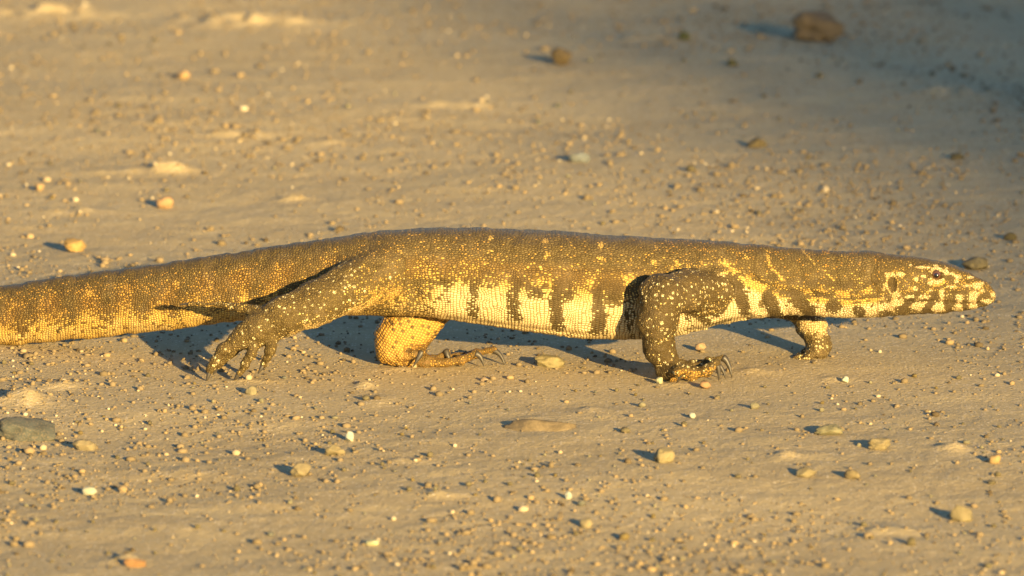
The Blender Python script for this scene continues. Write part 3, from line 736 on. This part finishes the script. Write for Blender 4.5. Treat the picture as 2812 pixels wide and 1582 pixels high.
def place(o, px, brow, wpx, hpx, sink):
    g = G(px, brow); d = (g - CAM).length/DIST
    wx = wpx/SP*d/2; hz = hpx/SP*d/2*1.05; dy = min(wx*1.0, max(hz*1.5, wx*.6))
    cy = g.y + dy*.6
    z = float(hground(np.array([g.x]), np.array([cy]))[0])
    o.scale = (wx, dy, hz/(1-sink)); o.location = (g.x, cy, z + hz/(1-sink)*(1-2*sink)*.92)
for k, (px, br, wp, hp_, colr, sd, sink, lab) in enumerate(STONES):
    big_ = wp > 55
    me = stone_mesh('stone', sd, 4 if big_ else 3, .28 if big_ else .22)
    o = link('stone' if wp > 45 else 'pebble', me, stone_mat(colr, .15 if (br < 760 and px > 1400) else .3))
    place(o, px, br, wp, hp_, sink)
    o.rotation_euler = (0, 0, 0)
    tag(o, lab, 'stone' if wp > 45 else 'pebble')

PCOL = {'cream': (.42, .35, .24), 'tan': (.24, .185, .11), 'ochre': (.30, .205, .085), 'grey': (.22, .205, .18)}
pmesh = {}
for cn, cc in PCOL.items():
    for s_ in range(5):
        me = stone_mesh('pebble', 200+s_+hash(cn) % 1 + 7*len(cn), 2, .24); me.materials.append(stone_mat(cc, .25)); pmesh[cn, s_] = me
used = [(px, br, wp) for (px, br, wp, *_r) in STONES]
def free_spot(px, py, rad_):
    for (x_, y_, w_) in used:
        if abs(px-x_) < w_*.6+rad_ and abs(py-y_) < w_*.3+rad_*.5: return False
    return True
cnt = 0
while cnt < 295:
    if cnt < 225: px = random.uniform(-20, 2832); py = 1000 + 590*random.random()**.9; zone = 'front'
    else:
        px = random.uniform(-20, 2832); py = random.uniform(30, 640); zone = 'back'
    if zone == 'front' and py < 1060 and (1780 < px < 2030 or 1000 < px < 1400 or 540 < px < 780): continue
    if zone == 'back' and py > 560 and px < 1100: continue
    shade = zone == 'back' and (px-1300)*.55 > py - 60 + 0
    wp = min(34, max(9, random.lognormvariate(math.log(12.5), .34))); hp_ = wp*random.uniform(.42, .72)
    if not free_spot(px, py, wp*.5): continue
    used.append((px, py, wp))
    cn = random.choices(['cream', 'tan', 'ochre', 'grey'], [.26, .46, .20, .08])[0]
    me = pmesh[cn, random.randrange(5)]
    o = link('pebble', me, None); place(o, px, py, wp, hp_, .15)
    o.rotation_euler = (random.uniform(-.2, .2), random.uniform(-.2, .2), random.uniform(0, 6.28))
    s_ = o.scale; o.scale = (s_[0], s_[0]*random.uniform(.7, 1), s_[2])
    if zone == 'front': tag(o, 'small %s pebble lying on the sunlit sand in front of the lizard' % cn, 'pebble', '%s pebbles in front of the lizard' % cn)
    elif shade: tag(o, 'small %s pebble lying in the shade beyond the lizard' % cn, 'pebble', '%s pebbles in the shade' % cn)
    else: tag(o, 'small %s pebble lying on the sunlit sand beyond the lizard' % cn, 'pebble', '%s pebbles on the sunlit sand beyond the lizard' % cn)
    cnt += 1

# loose grit: too many and too small to count
b = bmesh.new(); bmesh.ops.create_icosphere(b, subdivisions=1, radius=1)
IV = np.array([v_.co for v_ in b.verts]); IF = np.array([[v_.index for v_ in f_.verts] for f_ in b.faces]); b.free()
NG = 92000
gy_ = -1.15 + 4.3*rng.random(NG); sc_w = (8+gy_)/8
gx_ = rng.uniform(-.72, .72, NG)*sc_w*1.05
dens = .9*np.exp(-((gx_-.17)/.33)**2-((gy_-.85)/.30)**2) + vnoise(gx_*3.1+2, gy_*2.3) + .6*vnoise(gx_*9, gy_*7+3)
keep = rng.random(NG) < np.clip(.45+.55*dens, .08, 1)
keep &= ~((np.abs(gx_-.14) < .03) & (np.abs(gy_+.08) < .03))
gx_, gy_ = gx_[keep], gy_[keep]; n_ = len(gx_)
rr_ = np.clip(rng.lognormal(math.log(.00098), .55, n_), .0005, .0042)
V = IV[None]*np.stack([rr_*rng.uniform(.8, 1.4, n_), rr_*rng.uniform(.8, 1.3, n_), rr_*rng.uniform(.6, 1.0, n_)], 1)[:, None, :]
V = V*(1+rng.uniform(-.2, .2, (n_, len(IV), 1)))
an = rng.uniform(0, 6.28, n_); ca, sa = np.cos(an)[:, None], np.sin(an)[:, None]
V = np.stack([V[..., 0]*ca-V[..., 1]*sa, V[..., 0]*sa+V[..., 1]*ca, V[..., 2]], -1)
V[..., 0] += gx_[:, None]; V[..., 1] += gy_[:, None]; V[..., 2] += (hground(gx_, gy_) + rr_*.35)[:, None]
gme = mesh_np('grit', V.reshape(-1, 3), (IF[None]+(np.arange(n_)*len(IV))[:, None, None]).reshape(-1, 3))
fattr(gme, 'grain', np.repeat(rng.random(n_), len(IV)))
m = NT('grit'); rp = m.n('ShaderNodeValToRGB', Fac=m.attr('grain').outputs['Fac']); el = rp.color_ramp.elements
el[0].position = 0; el[0].color = (.07, .052, .03, 1); el[1].position = 1; el[1].color = (.42, .36, .26, 1)
for ps, cc in ((.10, (.14, .108, .063, 1)), (.78, (.20, .153, .092, 1)), (.94, (.26, .19, .10, 1))):
    e = el.new(ps); e.color = cc
m.l(rp.outputs[0], m.b.inputs['Base Color']); m.b.inputs['Roughness'].default_value = .85; m.b.inputs['Specular IOR Level'].default_value = .2
grit = link('grit', gme, m.m); tag(grit, 'loose sand grit and tiny stones scattered over the ground', 'grit', kind='stuff')
